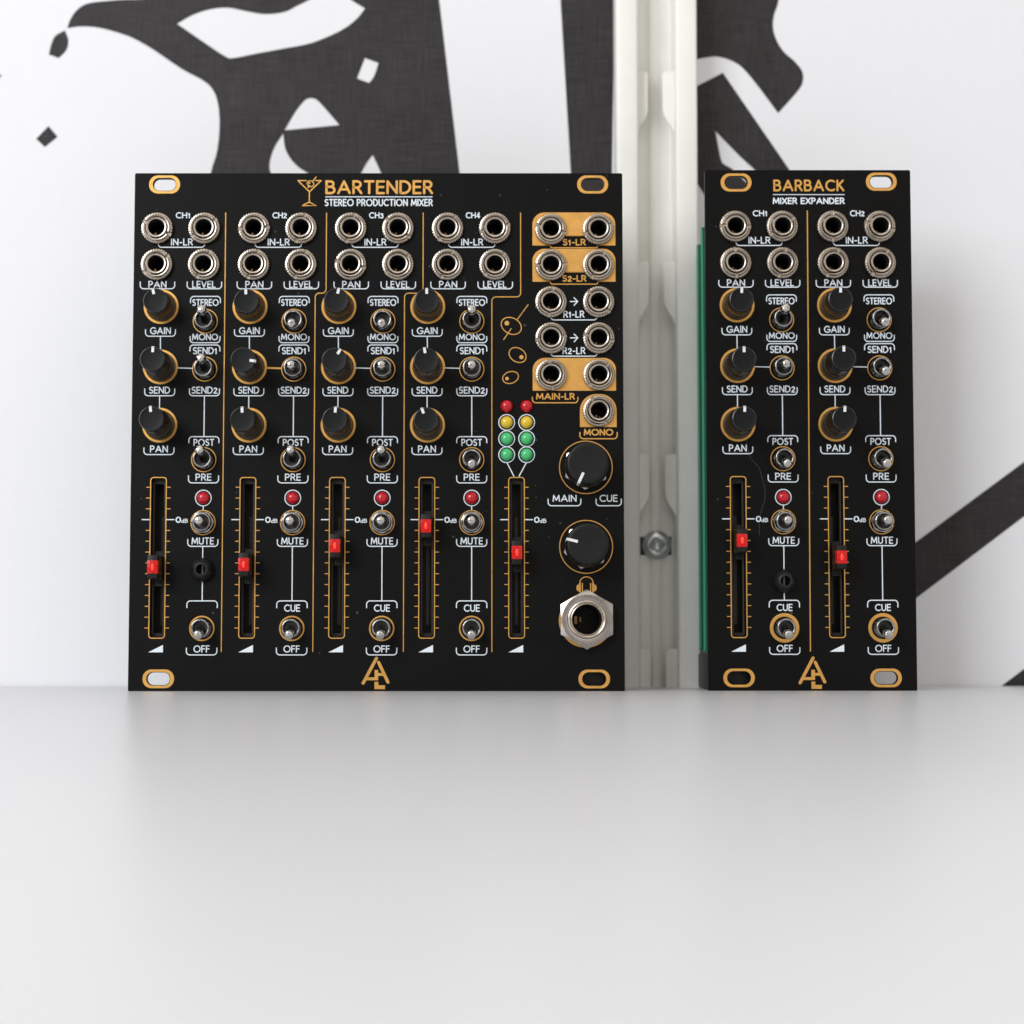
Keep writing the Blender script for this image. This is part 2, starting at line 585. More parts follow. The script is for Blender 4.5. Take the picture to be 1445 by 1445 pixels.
PRINT = [
    # the large arch with its white cut-outs
    [[(-114.32, 177.74), (-113.39, 180.47), (-111.31, 183.21), (-108.06, 184.77), (-100.76, 185.56), (-88.47, 187.12), (-69.32, 197.31), (-15.02, 197.31), (-13.52, 185.56), (-7.94, 138.07), (-4.77, 111.82), (-78.29, 121.45), (-75.06, 138.07), (-73.5, 143.79), (-72.85, 150.48), (-73.22, 156.5), (-74.6, 160.58), (-77.31, 163.31), (-83.28, 166.62), (-91.3, 172.08), (-96.61, 175.08), (-101.32, 176.76), (-105.98, 177.93), (-110.67, 178.25)],
     [(-84.59, 178.99), (-80.15, 181.49), (-75.44, 183.01), (-70.75, 183.4), (-66.13, 182.51), (-60.8, 181.65), (-55.55, 182.23), (-52.16, 183.87), (-48.84, 185.56), (-45.78, 187.32), (-40.78, 187.32), (-33.64, 183.21), (-35.79, 180.47), (-39.1, 177.78), (-43.79, 175.39), (-49.05, 173.44), (-55.68, 172.17), (-62.78, 170.83), (-69.35, 169.54), (-71.41, 170.01), (-76.05, 173.05)],
     [(-33.59, 169.54), (-29.94, 168.18), (-31.08, 164.67), (-32.42, 162.72), (-35.72, 163.95)],
     [(-55.22, 149.74), (-52.26, 154.87), (-49.65, 158.05), (-47.97, 158.56), (-46.01, 157.55), (-40.44, 151.16)],
     [(-55.62, 148.81), (-57.91, 145.12), (-59.13, 141.17), (-58.92, 138.07), (-56.41, 134.59), (-42.07, 134.59), (-48.97, 138.07), (-52.62, 140.78), (-54.94, 144.46)],
     [(-34.43, 138.07), (-32.99, 140.78), (-31.39, 142.97), (-29.13, 138.07), (-27.54, 134.59), (-35.57, 134.59)]],
    [[(-114.95, 177.15), (-117.58, 175.59), (-118.68, 173.05), (-119.22, 170.52), (-116.52, 169.54), (-114.55, 171.69), (-113.99, 174.42)]],
    [[(-119.06, 150.87), (-116.57, 147.95), (-119.98, 145.12), (-122.36, 147.37)]],
    [[(-135.09, 166.03), (-131.86, 164.77), (-134.27, 162.53)]],
    [[(18.87, 197.31), (19.42, 185.56), (22.09, 138.07), (23.28, 117.6), (32.83, 117.6), (34.27, 197.31)]],
    # shapes to the right of the rail
    [[(53.91, 197.31), (80.48, 197.31), (78.59, 185.56), (77.35, 181.49), (76.99, 178.13), (77.79, 174.81), (79.79, 171.38), (82.73, 168.67), (84.72, 166.03), (84.98, 163.31), (83.61, 160.58), (78.19, 154.4), (72.41, 162.33), (68.47, 167.01), (65.17, 169.02), (61.81, 169.93), (59.12, 169.74), (55.86, 169.02), (53.74, 167.98)]],
    [[(53.69, 160.49), (55.81, 161.6), (63.32, 165.51), (81.12, 138.9), (88.84, 127.24), (61.14, 127.24), (58.11, 132.07), (55.65, 136.13), (53.57, 139.62)],
     [(61.18, 149.51), (67.56, 142.8), (71.7, 138.9), (76.1, 134.59), (70.37, 134.59), (65.94, 138.9), (63.64, 140.32), (62.65, 141.79)]],
    [[(153.74, 67.58), (113.69, 38.13), (88.73, 19.8), (88.58, 4.75), (113.88, 23.39), (153.49, 53.11)]],
    [[(152.79, 12.27), (136.19, 0.05), (152.58, 0.05)]],
]
for loops in PRINT:
    me = fill([smooth(l) for l in loops], 0.02, 'wallpaper_print', M['ink'])
    link('wallpaper_print', me, wall, (0, WALL_Y - 0.05, 0))

me = bevel_box(-620, 620, -462, WALL_Y - 0.6, -22, 0, 0.5, 'desk', M['desk'])
desk = link('desk', me)
desk['label'] = 'white satin desk top both black panels stand on'
desk['category'] = 'desk'

# ------------------------------------------------------------------ shelving rail on the wall
rail = bpy.data.objects.new('wall_rail', None)
C.objects.link(rail)
rail.location = (44.4 * S, WALL_Y * S, 0)
rail['label'] = 'white slotted metal shelving rail fixed upright on the wall between the panels'
rail['category'] = 'shelf rail'
RH = 330.0
prof = [(-10.67, 0), (-10.67, 11.4), (-10.47, 11.85), (-10.02, 12.0), (-5.67, 12.0), (-5.17, 11.8), (-4.97, 11.3), (-4.92, 2.2), (-4.77, 1.6), (-4.37, 1.4), (-1.9, 1.4), (-1.4, 1.55), (-1.1, 2.0), (-0.9, 2.1), (0.9, 2.1), (1.1, 2.0), (1.4, 1.55), (1.9, 1.4), (4.37, 1.4), (4.77, 1.6), (4.92, 2.2), (4.97, 11.3), (5.17, 11.8), (5.67, 12.0), (10.02, 12.0), (10.47, 11.85), (10.67, 11.4), (10.67, 0)]
# channel profile swept upwards; y is measured from the wall towards the viewer
mb = MB()
n = len(prof)
mb.add([(x, -d, -0.0) for x, d in prof] + [(x, -d, RH) for x, d in prof],
       [(i, (i + 1) % n, n + (i + 1) % n, n + i) for i in range(n)] + [tuple(range(n)), tuple(range(2 * n - 1, n - 1, -1))])
link('channel', mb.mesh('channel', M['rail'], 50), rail)
# pairs of hooking lips inside the channel


def lip_mesh(side):
    w = 2.75
    h = 15.4
    loop = [(0, h), (w - 0.5, h), (w - 0.15, h - 0.15), (w, h - 0.5), (w, 5.2), (w - 0.25, 3.9), (w - 0.9, 2.5), (w - 1.9, 1.2), (0, -0.6)]
    loop = [(x * side, y) for x, y in loop]
    if side < 0:
        loop = loop[::-1]
    me = fill([loop], 0.45, 'lip', M['rail'], 0.25)
    me.shade_smooth()
    me.set_sharp_from_angle(angle=radians(40))
    return me


for k, z in enumerate([-5.7, 45.6, 96.91, 148.21, 199.51]):
    for side in (1, -1):
        me = lip_mesh(side)
        link('lip', me, rail, (-side * 4.97 - 0.0, -6.6, z), label=None)
# pan head screw over its square slot
mb = MB()
mb.box(-4.15, 4.15, -1.62, -1.2, 37.44 - 2.6, 37.44 + 2.2)
link('slot_opening', mb.mesh('slot_opening', M['bore']), rail)
mb = MB()
mb.lathe([(3.75, 0), (3.9, 0.5), (3.75, 1.2), (3.2, 1.9), (2.5, 2.25), (2.05, 2.3), (2.0, 2.2), (1.6, 1.2), (0.9, 0.7), (0.01, 0.6)], 40,
         rfun=lambda r, d, a: r * (0.80 + 0.24 * abs(cos(2 * a + 0.6)) ** 0.7) if r < 2.04 else r)
link('screw', mb.mesh('screw', M['zinc']), rail, (0.2, -1.7, 37.44))

# ------------------------------------------------------------------ shared component meshes


def jack_meshes():
    n = 144

    def rf(r, d, a):
        if r > 3.7:
            k = math.cos(a * 36)
            return r - (0.20 if k > 0.2 else 0.0)
        return r
    mb = MB()
    prof = [(3.60, 0.0), (3.90, 0.12), (3.96, 0.3), (3.96, 0.95), (3.84, 1.12), (3.40, 1.22), (3.32, 1.32), (3.27, 1.72), (3.12, 1.86), (2.88, 1.82), (2.75, 1.55), (2.72, 0.2)]
    mb.lathe(prof, n, rfun=rf)
    # two screwdriver slots across the nut
    w = 0.20
    v = []
    for (x, y, z) in mb.v:
        a = math.atan2(x, z)
        if min(abs(a), abs(abs(a) - pi)) < w / 2 and -y > 0.9:
            y = -0.92
        v.append((x, y, z))
    mb.v = v
    nut = mb.mesh('knurled_nut', M['nickel'], 28)
    mb = MB()
    mb.lathe([(2.60, 0.0), (2.62, 2.0), (2.57, 2.2), (2.44, 2.32), (2.20, 2.30), (2.05, 2.20), (1.97, 2.02), (1.95, 1.6), (1.95, -1.0)], 56)
    sleeve = mb.mesh('sleeve', M['sleeve'], 40)
    mb = MB()
    mb.lathe([(1.96, 1.2), (1.80, 0.9), (1.78, -8.0), (0.01, -8.0)], 32)
    bore = mb.mesh('socket_bore', M['bore'])
    mb = MB()
    mb.box(-0.75, -0.35, 0.5, 6.0, -1.45, -0.9)
    mb.box(0.2, 0.5, 1.5, 6.0, -1.55, -1.1)
    contact = mb.mesh('contact', M['brass'])
    return nut, sleeve, bore, contact


JN, JS, JB, JC = jack_meshes()


def jack(mod, u, v, sv):
    a = random.uniform(0, 2 * pi)
    j = link('jack_socket', JS, mod, (u, 0, v))
    link('knurled_nut', JN, j, rot=(0, a, 0))
    link('socket_bore', JB, j)
    link('contact', JC, j)
    return j


def knob_meshes(d0, d1):
    def rf(r, d, a):
        if d0 + 0.7 < d < d1 - 0.9 and r > 2.5:
            return r - 0.19 * (0.5 - 0.5 * cos(40 * a))
        return r
    h = d1 - d0
    mb = MB()
    N_ = 160
    mb.lathe([(2.4, d0), (3.38, d0), (3.42, d0 + 0.15), (3.40, d0 + 0.6), (3.34, d0 + 0.75), (3.20, d0 + h * .5), (3.05, d1 - 0.95), (3.08, d1 - 0.80), (3.05, d1 - 0.35), (2.92, d1 - 0.10), (2.74, d1 - 0.02)], N_, rfun=rf, mi=1)
    mb.lathe([(2.74, d1 - 0.02), (2.6, d1 - 0.06), (1.5, d1 - 0.12), (0.01, d1 - 0.14)], N_, mi=0)
    body = mb.mesh('knob', [M['knob'], M['knobside']], 30)
    mb = MB()
    mb.box(-0.33, 0.33, -d1 - 0.0, -d1 + 0.3, 1.65, 2.82)
    mb.box(-0.33, 0.33, -d1 + 0.12, -d1 + 1.3, 2.82, 3.095)
    ptr = mb.mesh('pointer', M['pointer'])
    mb = MB()
    mb.lathe([(3.62, 0.02), (3.66, 0.25), (3.60, 0.75), (3.48, 0.95), (3.2, 1.0), (2.9, 0.95), (2.7, 0.9), (2.6, d0)], 64)
    base = mb.mesh('pot_collar', M['potbase'], 40)
    return body, ptr, base


KN_SHORT = knob_meshes(1.2, 8.4)
KN_TALL = knob_meshes(3.6, 12.0)


def knob(mod, u, v, ang, kind, tilt=(0, 0)):
    b, p, c = kind
    # rotating about the shaft turns the cap; the small tilt is the play of the shaft
    k = link('knob', b, mod, (u, 0, v), rot=(radians(tilt[0]), radians(ang), radians(tilt[1])))
    link('pointer', p, k)
    link('pot_collar', c, k)
    return k


def toggle_meshes():
    mb = MB()
    pr = [(2.30, 0.0)]
    d = 0.2
    while d < 2.9:
        pr += [(2.36, d), (2.22, d + 0.17)]
        d += 0.34
    pr += [(2.34, 3.0), (2.28, 3.25), (2.14, 3.38), (1.92, 3.38), (1.78, 3.25), (1.72, 3.0)]
    mb.lathe(pr, 48)
    mb.lathe([(1.72, 3.0), (1.66, 1.0), (0.01, 0.8)], 48, mi=1)
    bush = mb.mesh('toggle_bushing', [M['chrome'], M['inner']], 50)
    mb = MB()
    pr = [(0.85, 0.0), (0.80, 1.5), (0.78, 2.2), (0.86, 3.3), (0.98, 4.1), (1.16, 4.8), (1.27, 5.5), (1.25, 6.0), (1.10, 6.45), (0.84, 6.75), (0.55, 6.86), (0.01, 6.90)]
    mb.lathe(pr, 28)
    bat = mb.mesh('lever', M['lever'], 60)
    mb = MB()
    pr = [(0.72, 0.0), (0.72, 1.8), (0.80, 1.95), (0.86, 2.2), (0.86, 3.2), (1.0, 3.5), (1.14, 4.0), (1.16, 5.9), (1.10, 6.2), (0.95, 6.4), (0.01, 6.46)]
    mb.lathe(pr, 28)
    rod = mb.mesh('lever', M['lever'], 50)
    mb = MB()

    def hexr(r, d, a):
        if r < 2.45:
            return r
        t = (a + pi / 6) % (pi / 3) - pi / 6
        return min(r, 2.55 / cos(t))
    mb.lathe([(2.38, 0.05), (2.95, 0.05), (2.95, 1.0), (2.70, 1.35), (2.38, 1.4)], 72, rfun=hexr)
    nut = mb.mesh('hex_nut', M['chrome'], 25)
    return bush, bat, rod, nut


TB, TBAT, TROD, TNUT = toggle_meshes()


def toggle(mod, u, v, pos, rod=False, nut=False, side=0.0):
    """pos +1 lever up, 0 in the middle, -1 down"""
    b = link('toggle_switch', TB, mod, (u, 0, v))
    tilt = -radians(17.0) * pos
    link('lever', TROD if rod else TBAT, b, (0, -1.1, 0), rot=(tilt, 0, radians(side)))
    if nut:
        link('hex_nut', TNUT, b, rot=(0, radians(random.choice([0, 30, 12])), 0))
    return b


def led_mesh(m):
    mb = MB()
    pr = [(1.52, -0.6), (1.52, 0.35)] + [(1.52 * cos(radians(t)), 0.35 + 1.15 * sin(radians(t))) for t in range(12, 90, 11)] + [(0.01, 1.5)]
    mb.lathe(pr, 36)
    return mb.mesh('led', m, 60)


LEDS = {c: led_mesh(M['led_' + c]) for c in ('red', 'yellow', 'green')}

mb = MB()
mb.lathe([(2.95, 0.02), (2.98, 0.4), (2.85, 1.1), (2.45, 2.0), (1.85, 2.75), (1.50, 3.0), (1.30, 3.06), (1.17, 2.95), (1.12, -1.2), (0.01, -1.3)], 48)
PLUG = mb.mesh('rubber_plug', M['rubber'], 60)


# fader housing: a ledge with its own slot over a deep trough
def fader_meshes(h0, h1):
    me = fill([rrect(-2.2, 2.2, h0 - 1, h1 + 1, 0.3), rrect(-1.08, 1.08, h0 + 0.9, h1 - 1.2, 0.25)], 0.25, 'fader_housing', M['faderwall'])
    mb = MB()
    mb.box(-2.2, 2.2, 6.2, 6.4, h0 - 1, h1 + 1)
    mb.box(-2.2, -2.0, 0.3, 6.2, h0 - 1, h1 + 1)
    mb.box(2.0, 2.2, 0.3, 6.2, h0 - 1, h1 + 1)
    mb.box(-2.0, 2.0, 0.3, 6.2, h0 - 1, h0 - 0.8)
    mb.box(-2.0, 2.0, 0.3, 6.2, h1 + 0.8, h1 + 1)
    trough = mb.mesh('trough', M['faderwall'])
    mb = MB()
    mb.box(-0.35, 0.45, 5.0, 5.3, h0 + 3, h1 - 9)
    mb.box(-1.42, -1.30, -0.75, 0.0, h0 + 0.6, h1 - 0.8)
    mb.box(1.30, 1.42, -0.75, 0.0, h0 + 0.6, h1 - 0.8)
    strip = mb.mesh('track_strip', M['trackstrip'])
    return me, trough, strip


F0, F1 = 13.25, 52.15
FH, FT, FS = fader_meshes(F0, F1)
# cap: black carriage with a red lamp window
mb = MB()
mb.box(-1.19, 1.19, -6.3, 2.4, -2.92, 2.92)
for _i in range(5):
    mb.box(-1.27, -1.19, -5.6, -0.2, -2.6 + 1.15 * _i, -2.1 + 1.15 * _i)
    mb.box(1.19, 1.27, -5.6, -0.2, -2.6 + 1.15 * _i, -2.1 + 1.15 * _i)
CARR = mb.mesh('carriage', M['fader'])
CAPE = bevel_box(-1.21, 1.21, -7.35, -4.6, -2.80, 2.80, 0.16, 'fader_cap', M['fader'])
LENS = bevel_box(-1.27, 1.27, -7.50, -4.9, -1.60, 1.60, 0.10, 'lamp_lens', M['lens'])
mb = MB()
mb.lathe([(0.46, 7.50), (0.40, 7.56), (0.22, 7.60), (0.01, 7.61)], 24, rfun=lambda r, d, a: r * (0.75 + 1.1 * cos(a) ** 6))
CORE = mb.mesh('lamp_core', M['core'], 60)
mb = MB()
mb.box(-2.3, 2.3, 2.5, 3.0, -4.3, 4.3)
SHUT = mb.mesh('dust_shutter', M['fader'])


def fader(mod, u, v, sv):
    f = link('fader', FH, mod, (u, 2.3, 0))
    f.scale = (1, 1, sv)
    link('trough', FT, f, (0, 0, 0))
    link('track_strip', FS, f)
    c = link('fader_cap', CAPE, mod, (u, 0, v))
    link('carriage', CARR, c)
    link('lamp_lens', LENS, c)
    link('lamp_core', CORE, c)
    link('dust_shutter', SHUT, c, (0.28, -0.7, 0)).scale = (0.5, 1, 1)
    return f


# ------------------------------------------------------------------ printed artwork
SW = 0.245          # line width of the white print


class Art:
    """lines of one colour on one panel, joined as one flat print"""

    def __init__(self, m, name, y):
        self.mb = MB()
        self.m = m
        self.name = name
        self.y = y
        self.k = 0

    def line(self, pts, w=SW, closed=False, caps=False):
        self.k += 1
        ribbon(self.mb, pts, w, self.y + (self.k % 5) * 0.0012, closed, caps)

    def build(self, parent, label):
        return link(self.name, self.mb.mesh(self.name, self.m), parent, label=label)


def bracket(art, cx, w, z_edge, z_arm, r=0.85, lw=SW):
    """three-sided frame: the long side at z_edge, short arms reaching to z_arm"""
    s = 1 if z_arm > z_edge else -1
    x0, x1 = cx - w / 2, cx + w / 2
    pts = [(x0, z_arm)]
    for k in range(7):
        a = radians(90 * k / 6)
        pts.append((x0 + r - r * cos(a), z_edge + s * (r - r * sin(a))))
    for k in range(7):
        a = radians(90 - 90 * k / 6)
        pts.append((x1 - r + r * cos(a), z_edge + s * (r - r * sin(a))))
    pts.append((x1, z_arm))
    art.line(pts, lw, caps=True)


def ringprint(parent, u, v, r_out, w, m, y=0.03, label=None):
    mb = MB()
    ribbon(mb, circ(u, v, r_out - w / 2, 64), w, y, closed=True)
    return link('ring_print', mb.mesh('ring_print', m), parent, label=label)


def plate(name, loops, parent, m, y=0.02, label=None):
    me = fill(loops, 0.004, name, m)
    return link(name, me, parent, (0, -y, 0), label=label)


PX = 0.1765


def strip(mod, panel, W, Gd, holes, K, Sx, F, JA, JBx, sv, off, no, cfg):
    """one mixer channel: jacks, three knobs, four switches, lamp and fader"""
    def Z(v):
        return off + v * sv

    def t(word, x, z, wpx, cap=1.76, m=M['white'], st=0.262):
        lettering(panel, word, x, Z(z), wpx * PX, cap, m, st, 'white lettering %s' % word)
    for (x, z) in ((JA, 114.47), (JBx, 114.47), (JA, 105.35), (JBx, 105.35)):
        jack(mod, x, Z(z), sv)
        holes.append(circ(x, Z(z), 2.9))
    jm = (JA + JBx) / 2
    t('CH%d' % no, jm + 0.45, 117.88, 20.5, 1.55)
    t('IN-LR', jm + 0.25, 111.14, 31)
    bracket(W, jm + 0.15, 11.55, Z(109.82), Z(111.3))
    t('PAN', JA + 0.15, 100.5, 25.5)
    bracket(W, JA + 0.15, 8.55, Z(99.4), Z(101.1))
    t('LEVEL', JBx + 0.0, 100.5, 33)
    bracket(W, JBx + 0.1, 8.55, Z(99.4), Z(101.1))
    # knobs
    for (z, kd, ang, tl) in ((94.91, KN_SHORT, cfg['knobs'][0], (0, 0)), (79.85, KN_TALL, cfg['knobs'][1], (0, 0)), (65.35, KN_TALL, cfg['knobs'][2], (0, 0))):
        knob(mod, K, Z(z), ang, kd, (random.uniform(-.8, .8), random.uniform(-.8, .8)))
        ringprint(panel, K, Z(z), 4.32, 0.56, M['gold'])
    t('GAIN', K - 0.1, 88.89, 29.3)
    bracket(W, K - 0.1, 7.4, Z(87.51), Z(89.15))
    W.line([(K - 0.1, Z(87.4)), (K - 0.05, Z(84.1))])
    t('SEND', K - 0.15, 74.06, 29.6)
    bracket(W, K - 0.1, 7.4, Z(72.66), Z(74.4))
    W.line([(K - 0.1, Z(72.55)), (K - 0.1, Z(69.65))])
    t('PAN', K - 0.1, 59.45, 25)
    bracket(W, K - 0.1, 7.4, Z(58.06), Z(59.73))
    (Gd if cfg.get('goldlink') else W).line([(K + 4.25, Z(79.6)), (Sx - 3.0, Z(79.5))], 0.42 if cfg.get('goldlink') else SW)
    # switches
    for key, z, rod, nut in (('st', 91.27, 0, 0), ('se', 79.30, 0, 0), ('po', 56.81, 0, 0), ('mu', 41.27, 0, 1), ('cu', 15.29, 1, 0)):
        toggle(mod, Sx, Z(z), cfg[key], rod, nut)
        if key == 'cu' and cfg.get('thick'):
            ringprint(panel, Sx, Z(z), 3.62, 0.85, M['gold'])
        else:
            ringprint(panel, Sx, Z(z), 3.1, 0.22 if key != 'cu' else 0.36, M['gold'])
        holes.append(circ(Sx, Z(z), 2.46))
    t('STEREO', Sx, 95.95, 37.2, 1.72)
    bracket(W, Sx, 7.4, Z(97.48), Z(95.9))
    t('MONO', Sx, 87.33, 36.5, 1.66)
    bracket(W, Sx, 7.4, Z(85.88), Z(87.45))
    t('SEND1', Sx, 83.88, 34)
    bracket(W, Sx, 7.4, Z(85.33), Z(83.8))
    t('SEND2', Sx, 74.06, 36.5)
    bracket(W, Sx, 7.4, Z(72.66), Z(74.4))
    W.line([(Sx, Z(72.55)), (Sx, Z(62.6))])
    t('POST', Sx, 61.06, 29)
    bracket(W, Sx, 7.4, Z(62.5), Z(61.0))
    t('PRE', Sx, 52.47, 22.3)
    bracket(W, Sx, 7.4, Z(51.06), Z(52.8))
    link('led', LEDS['red'], mod, (Sx, 0, Z(47.32)))
    holes.append(circ(Sx, Z(47.32), 1.58))
    ringprint(panel, Sx, Z(47.32), 2.05, 0.23, M['white'])
    W.line([(Sx, Z(45.3)), (Sx, Z(44.4))])
    t('MUTE', Sx, 36.73, 31.3)
    bracket(W, Sx, 7.4, Z(35.41), Z(37.1))
    W.line([(Sx, Z(35.3)), (Sx, Z(22.1))])
    bracket(W, Sx, 7.45, Z(22.02), Z(20.35))
    if cfg['cue']:
        t('CUE', Sx + 0.05, 20.26, 22.3)
    t('OFF', Sx, 10.27, 22.6)
    bracket(W, Sx, 7.45, Z(8.82), Z(10.5))
    if cfg.get('plug'):
        link('rubber_plug', PLUG, mod, (Sx, 0, cfg['plug']))
    faderprint(mod, panel, W, Gd, holes, F, sv, off, cfg['fader'], t)


def faderprint(mod, panel, W, Gd, holes, F, sv, off, capz, t):
    def Z(v):
        return off + v * sv
    fader(mod, F, capz, sv)
    holes.append(rrect(F - 1.66, F + 1.66, Z(F0 - 0.02), Z(F1 + 0.02), 0.45))
    Gd.line(rrect(F - 1.93, F + 1.93, Z(12.90), Z(52.40), 0.75), 0.235, closed=True)
    z0, dz = 49.98, 2.661
    for k in range(14):
        z = Z(z0 - k * dz)
        if k == 3:
            for s in (-1, 1):
                W.line([(F + s * 2.05, Z(41.99)), (F + s * 4.0, Z(41.99))], SW)
        else:
            for s in (-1, 1):
                Gd.line([(F + s * 2.05, z), (F + s * 3.0, z)], 0.19)
    lettering(panel, '0', F + 4.98, Z(41.95), 1.35, 1.52, M['white'], 0.30, 'white numeral 0')
    lettering(panel, 'dB', F + 6.52, Z(41.70), 1.66, 1.02, M['white'], 0.17, 'white lettering dB')
    plate('volume_wedge', [[(F - 2.0, Z(9.46)), (F + 1.6, Z(9.46)), (F + 1.6, Z(11.25))]], panel, M['white'], 0.03)


def mount_slots(panel, holes, pts):
    for (x, z) in pts:
        holes.append(rrect(x - 2.85, x + 2.85, z - 1.6, z + 1.6, 1.58, 10))
        plate('slot_plating', [rrect(x - 3.85, x + 3.85, z - 2.28, z + 2.28, 2.2, 12), rrect(x - 2.95, x + 2.95, z - 1.68, z + 1.68, 1.66, 10)], panel, M['gold'], 0.02)


def logo(panel, cx, top, sv=1.0):
    """two interlocked letters A over an L"""
    k = 0.0485 * PX          # 1/20.6 px of the close look
    def q(x, y):
        return (cx + (x - 640) * k, top - (y - 145) * k)
    mb = MB()
    i = 0
    for pts, w in (([(655, 185), (275, 895)], 90), ([(715, 305), (985, 870)], 90), ([(365, 772), (660, 772)], 84), ([(652, 520), (652, 812)], 104), ([(700, 648), (860, 648)], 78), ([(655, 860), (655, 1010), (900, 1010)], 112)):
        ribbon(mb, [q(*p) for p in pts], w * k, 0.035 + 0.0013 * i, caps=(i < 2))
        i += 1
    link('maker_logo', mb.mesh('maker_logo', M['gold']), panel, label='gold linked letters logo at the foot of the panel')


def module(name, label, W_, H_, loc, lean):
    e = bpy.data.objects.new(name, None)
    C.objects.link(e)
    e.location = (loc[0] * S, loc[1] * S, 0)
    e.rotation_euler = (-radians(lean), 0, 0)
    e['label'] = label
    e['category'] = 'audio module'
    e['group'] = 'black and gold mixer modules standing on the desk'
    p = bpy.data.objects.new('front_panel', bpy.data.meshes.new('front_panel'))
    C.objects.link(p)
    p.parent = e
    return e, p


def finish_panel(p, W_, H_, holes):
    outer = rrect(0, W_, 0, H_, 0.35, 3)
    me = fill([outer] + holes, 0.74, 'front_panel', M['panel'], 0.05)
    me.transform(Matrix.Translation((0, 0.80 * S, 0)))
    p.data = me


# ================================================================== the wide mixer
big, bp = module('wide_mixer', 'wide black mixer panel headed BARTENDER with four channels', 121.3, 128.5, (-88.14, 0), 1.0)
holes = []
Wa = Art(M['white'], 'white_linework', 0.03)
Ga = Art(M['gold'], 'gold_linework', 0.026)
mount_slots(bp, holes, [(7.35, 125.68), (113.95, 125.68), (7.35, 3.0), (113.85, 2.95)])
cfgs = [
    dict(knobs=(-14, 2, -6), st=1, se=1, po=1, mu=0, cu=-1, cue=False, plug=29.63, fader=29.99),
    dict(knobs=(-2, 97, -2), st=-1, se=0, po=1, mu=0, cu=-1, cue=True, fader=30.59, goldlink=True),
    dict(knobs=(12, 30, 4), st=-1, se=0, po=1, mu=0, cu=-1, cue=True, fader=35.13),
    dict(knobs=(0, -8, -20), st=1, se=0, po=-1, mu=0, cu=-1, cue=True, fader=39.94),
]
for i, cf in enumerate(cfgs):
    strip(big, bp, Wa, Ga, holes, 6.90 + 22.02 * i, 17.86 + 22.01 * i, 6.80 + 22.02 * i, 5.76 + 24.03 * i, 17.45 + 24.05 * i, 1.0, 0.0, i + 1, cf)


def tw(word, x, z, wpx, cap=1.76, m=M['white'], st=0.262, col='white'):
    lettering(bp, word, x, z, wpx * PX, cap, m, st, '%s lettering %s' % (col, word))


faderprint(big, bp, Wa, Ga, holes, 94.91, 1.0, 0.0, 33.5, tw)


def sep(x0, x1, zt, zb, zj, r=1.0):
    pts = [(x0, zt)]
    if x1 is None:
        pts.append((x0, zb))
    else:
        for k in range(6):
            a = radians(90 * k / 5)
            pts.append((x0 - r + r * cos(a), zj + r - r * sin(a)))
        for k in range(6):
            a = radians(90 - 90 * k / 5)
            pts.append((x1 + r - r * cos(a), zj - r + r * sin(a)))
        pts.append((x1, zb))
    return pts


Ga.line(sep(22.66, None, 118.57, 9.55, 0), 0.23)
Ga.line(sep(47.74, 45.05, 118.57, 9.55, 98.3), 0.23)
Ga.line(sep(71.78, 67.2, 118.57, 9.55, 98.3), 0.23)
Ga.line(sep(96.0, 88.85, 118.57, 9.55, 97.36), 0.23)
# heading
lettering(bp, 'BARTENDER', 60.82, 124.97, 26.85, 3.55, M['gold'], 0.58, 'gold heading BARTENDER', gap=0.27)
Wa.line([(47.42, 122.55), (74.09, 122.55)], 0.22)
lettering(bp, 'STEREO PRODUCTION MIXER', 60.69, 121.1, 26.95, 1.84, M['white'], 0.29, 'white lettering STEREO PRODUCTION MIXER', gap=0.28)
# cocktail glass
mb = MB()
lw = 0.27
gl = [([(420.5, 254.9), (431.5, 254.9)], 0), ([(445.5, 254.9), (452.8, 254.9)], 0), ([(420.3, 254.9), (436.4, 270.6), (452.9, 254.9)], 0), ([(436.4, 270.6), (436.4, 285.2)], 0),
      ([(426.5, 290.2), (436.4, 285.2), (446.0, 290.2), (426.5, 290.2)], 0), ([(445.6, 250), (440.8, 256.5)], 0), ([(436.6, 261.6), (434.5, 265.0)], 0)]
def bpos(p):
    return ((p[0] - 436.4) * 0.1772 + 43.43, (270.0 - p[1]) * 0.1790 + 123.95)
for i, (pts, c) in enumerate(gl):
    ribbon(mb, [bpos(p) for p in pts], lw, 0.035 + 0.0012 * i, caps=True)
x, z = bpos((437.9, 259.3))
ribbon(mb, circ(x, z, 0.86, 28, 0.70, radians(-30)), 0.22, 0.046, closed=True)
x, z = bpos((436.2, 258.2))
mb.add([(a, -0.048, b) for a, b in circ(x, z, 0.26, 12)], [tuple(range(12))])
link('cocktail_glass_icon', mb.mesh('cocktail_glass_icon', M['gold']), bp, label='gold line drawing of a cocktail glass with an olive')
# olives
for (px, pz, rx, ry, rot, sx_, sz_, sr, sticks) in (
        (93.67, 90.1, 2.62, 1.98, -28, 92.57, 90.77, 0.58, [[(97.85, 95.42), (95.12, 91.64)], [(93.64, 89.42), (91.8, 86.7)]]),
        (95.21, 82.82, 2.25, 1.70, -32, 96.17, 82.29, 0.52, []),
        (93.48, 77.22, 2.0, 1.45, 18, 92.6, 76.95, 0.45, [])):
    mb = MB()
    ribbon(mb, circ(px, pz, rx, 44, ry, radians(rot)), 0.22, 0.03, closed=True)
    mb.add([(a, -0.03, b) for a, b in circ(sx_, sz_, sr, 20)], [tuple(range(20))])
    for s in sticks:
        ribbon(mb, s, 0.22, 0.033, caps=True)
    link('olive_icon', mb.mesh('olive_icon', M['gold']), bp)
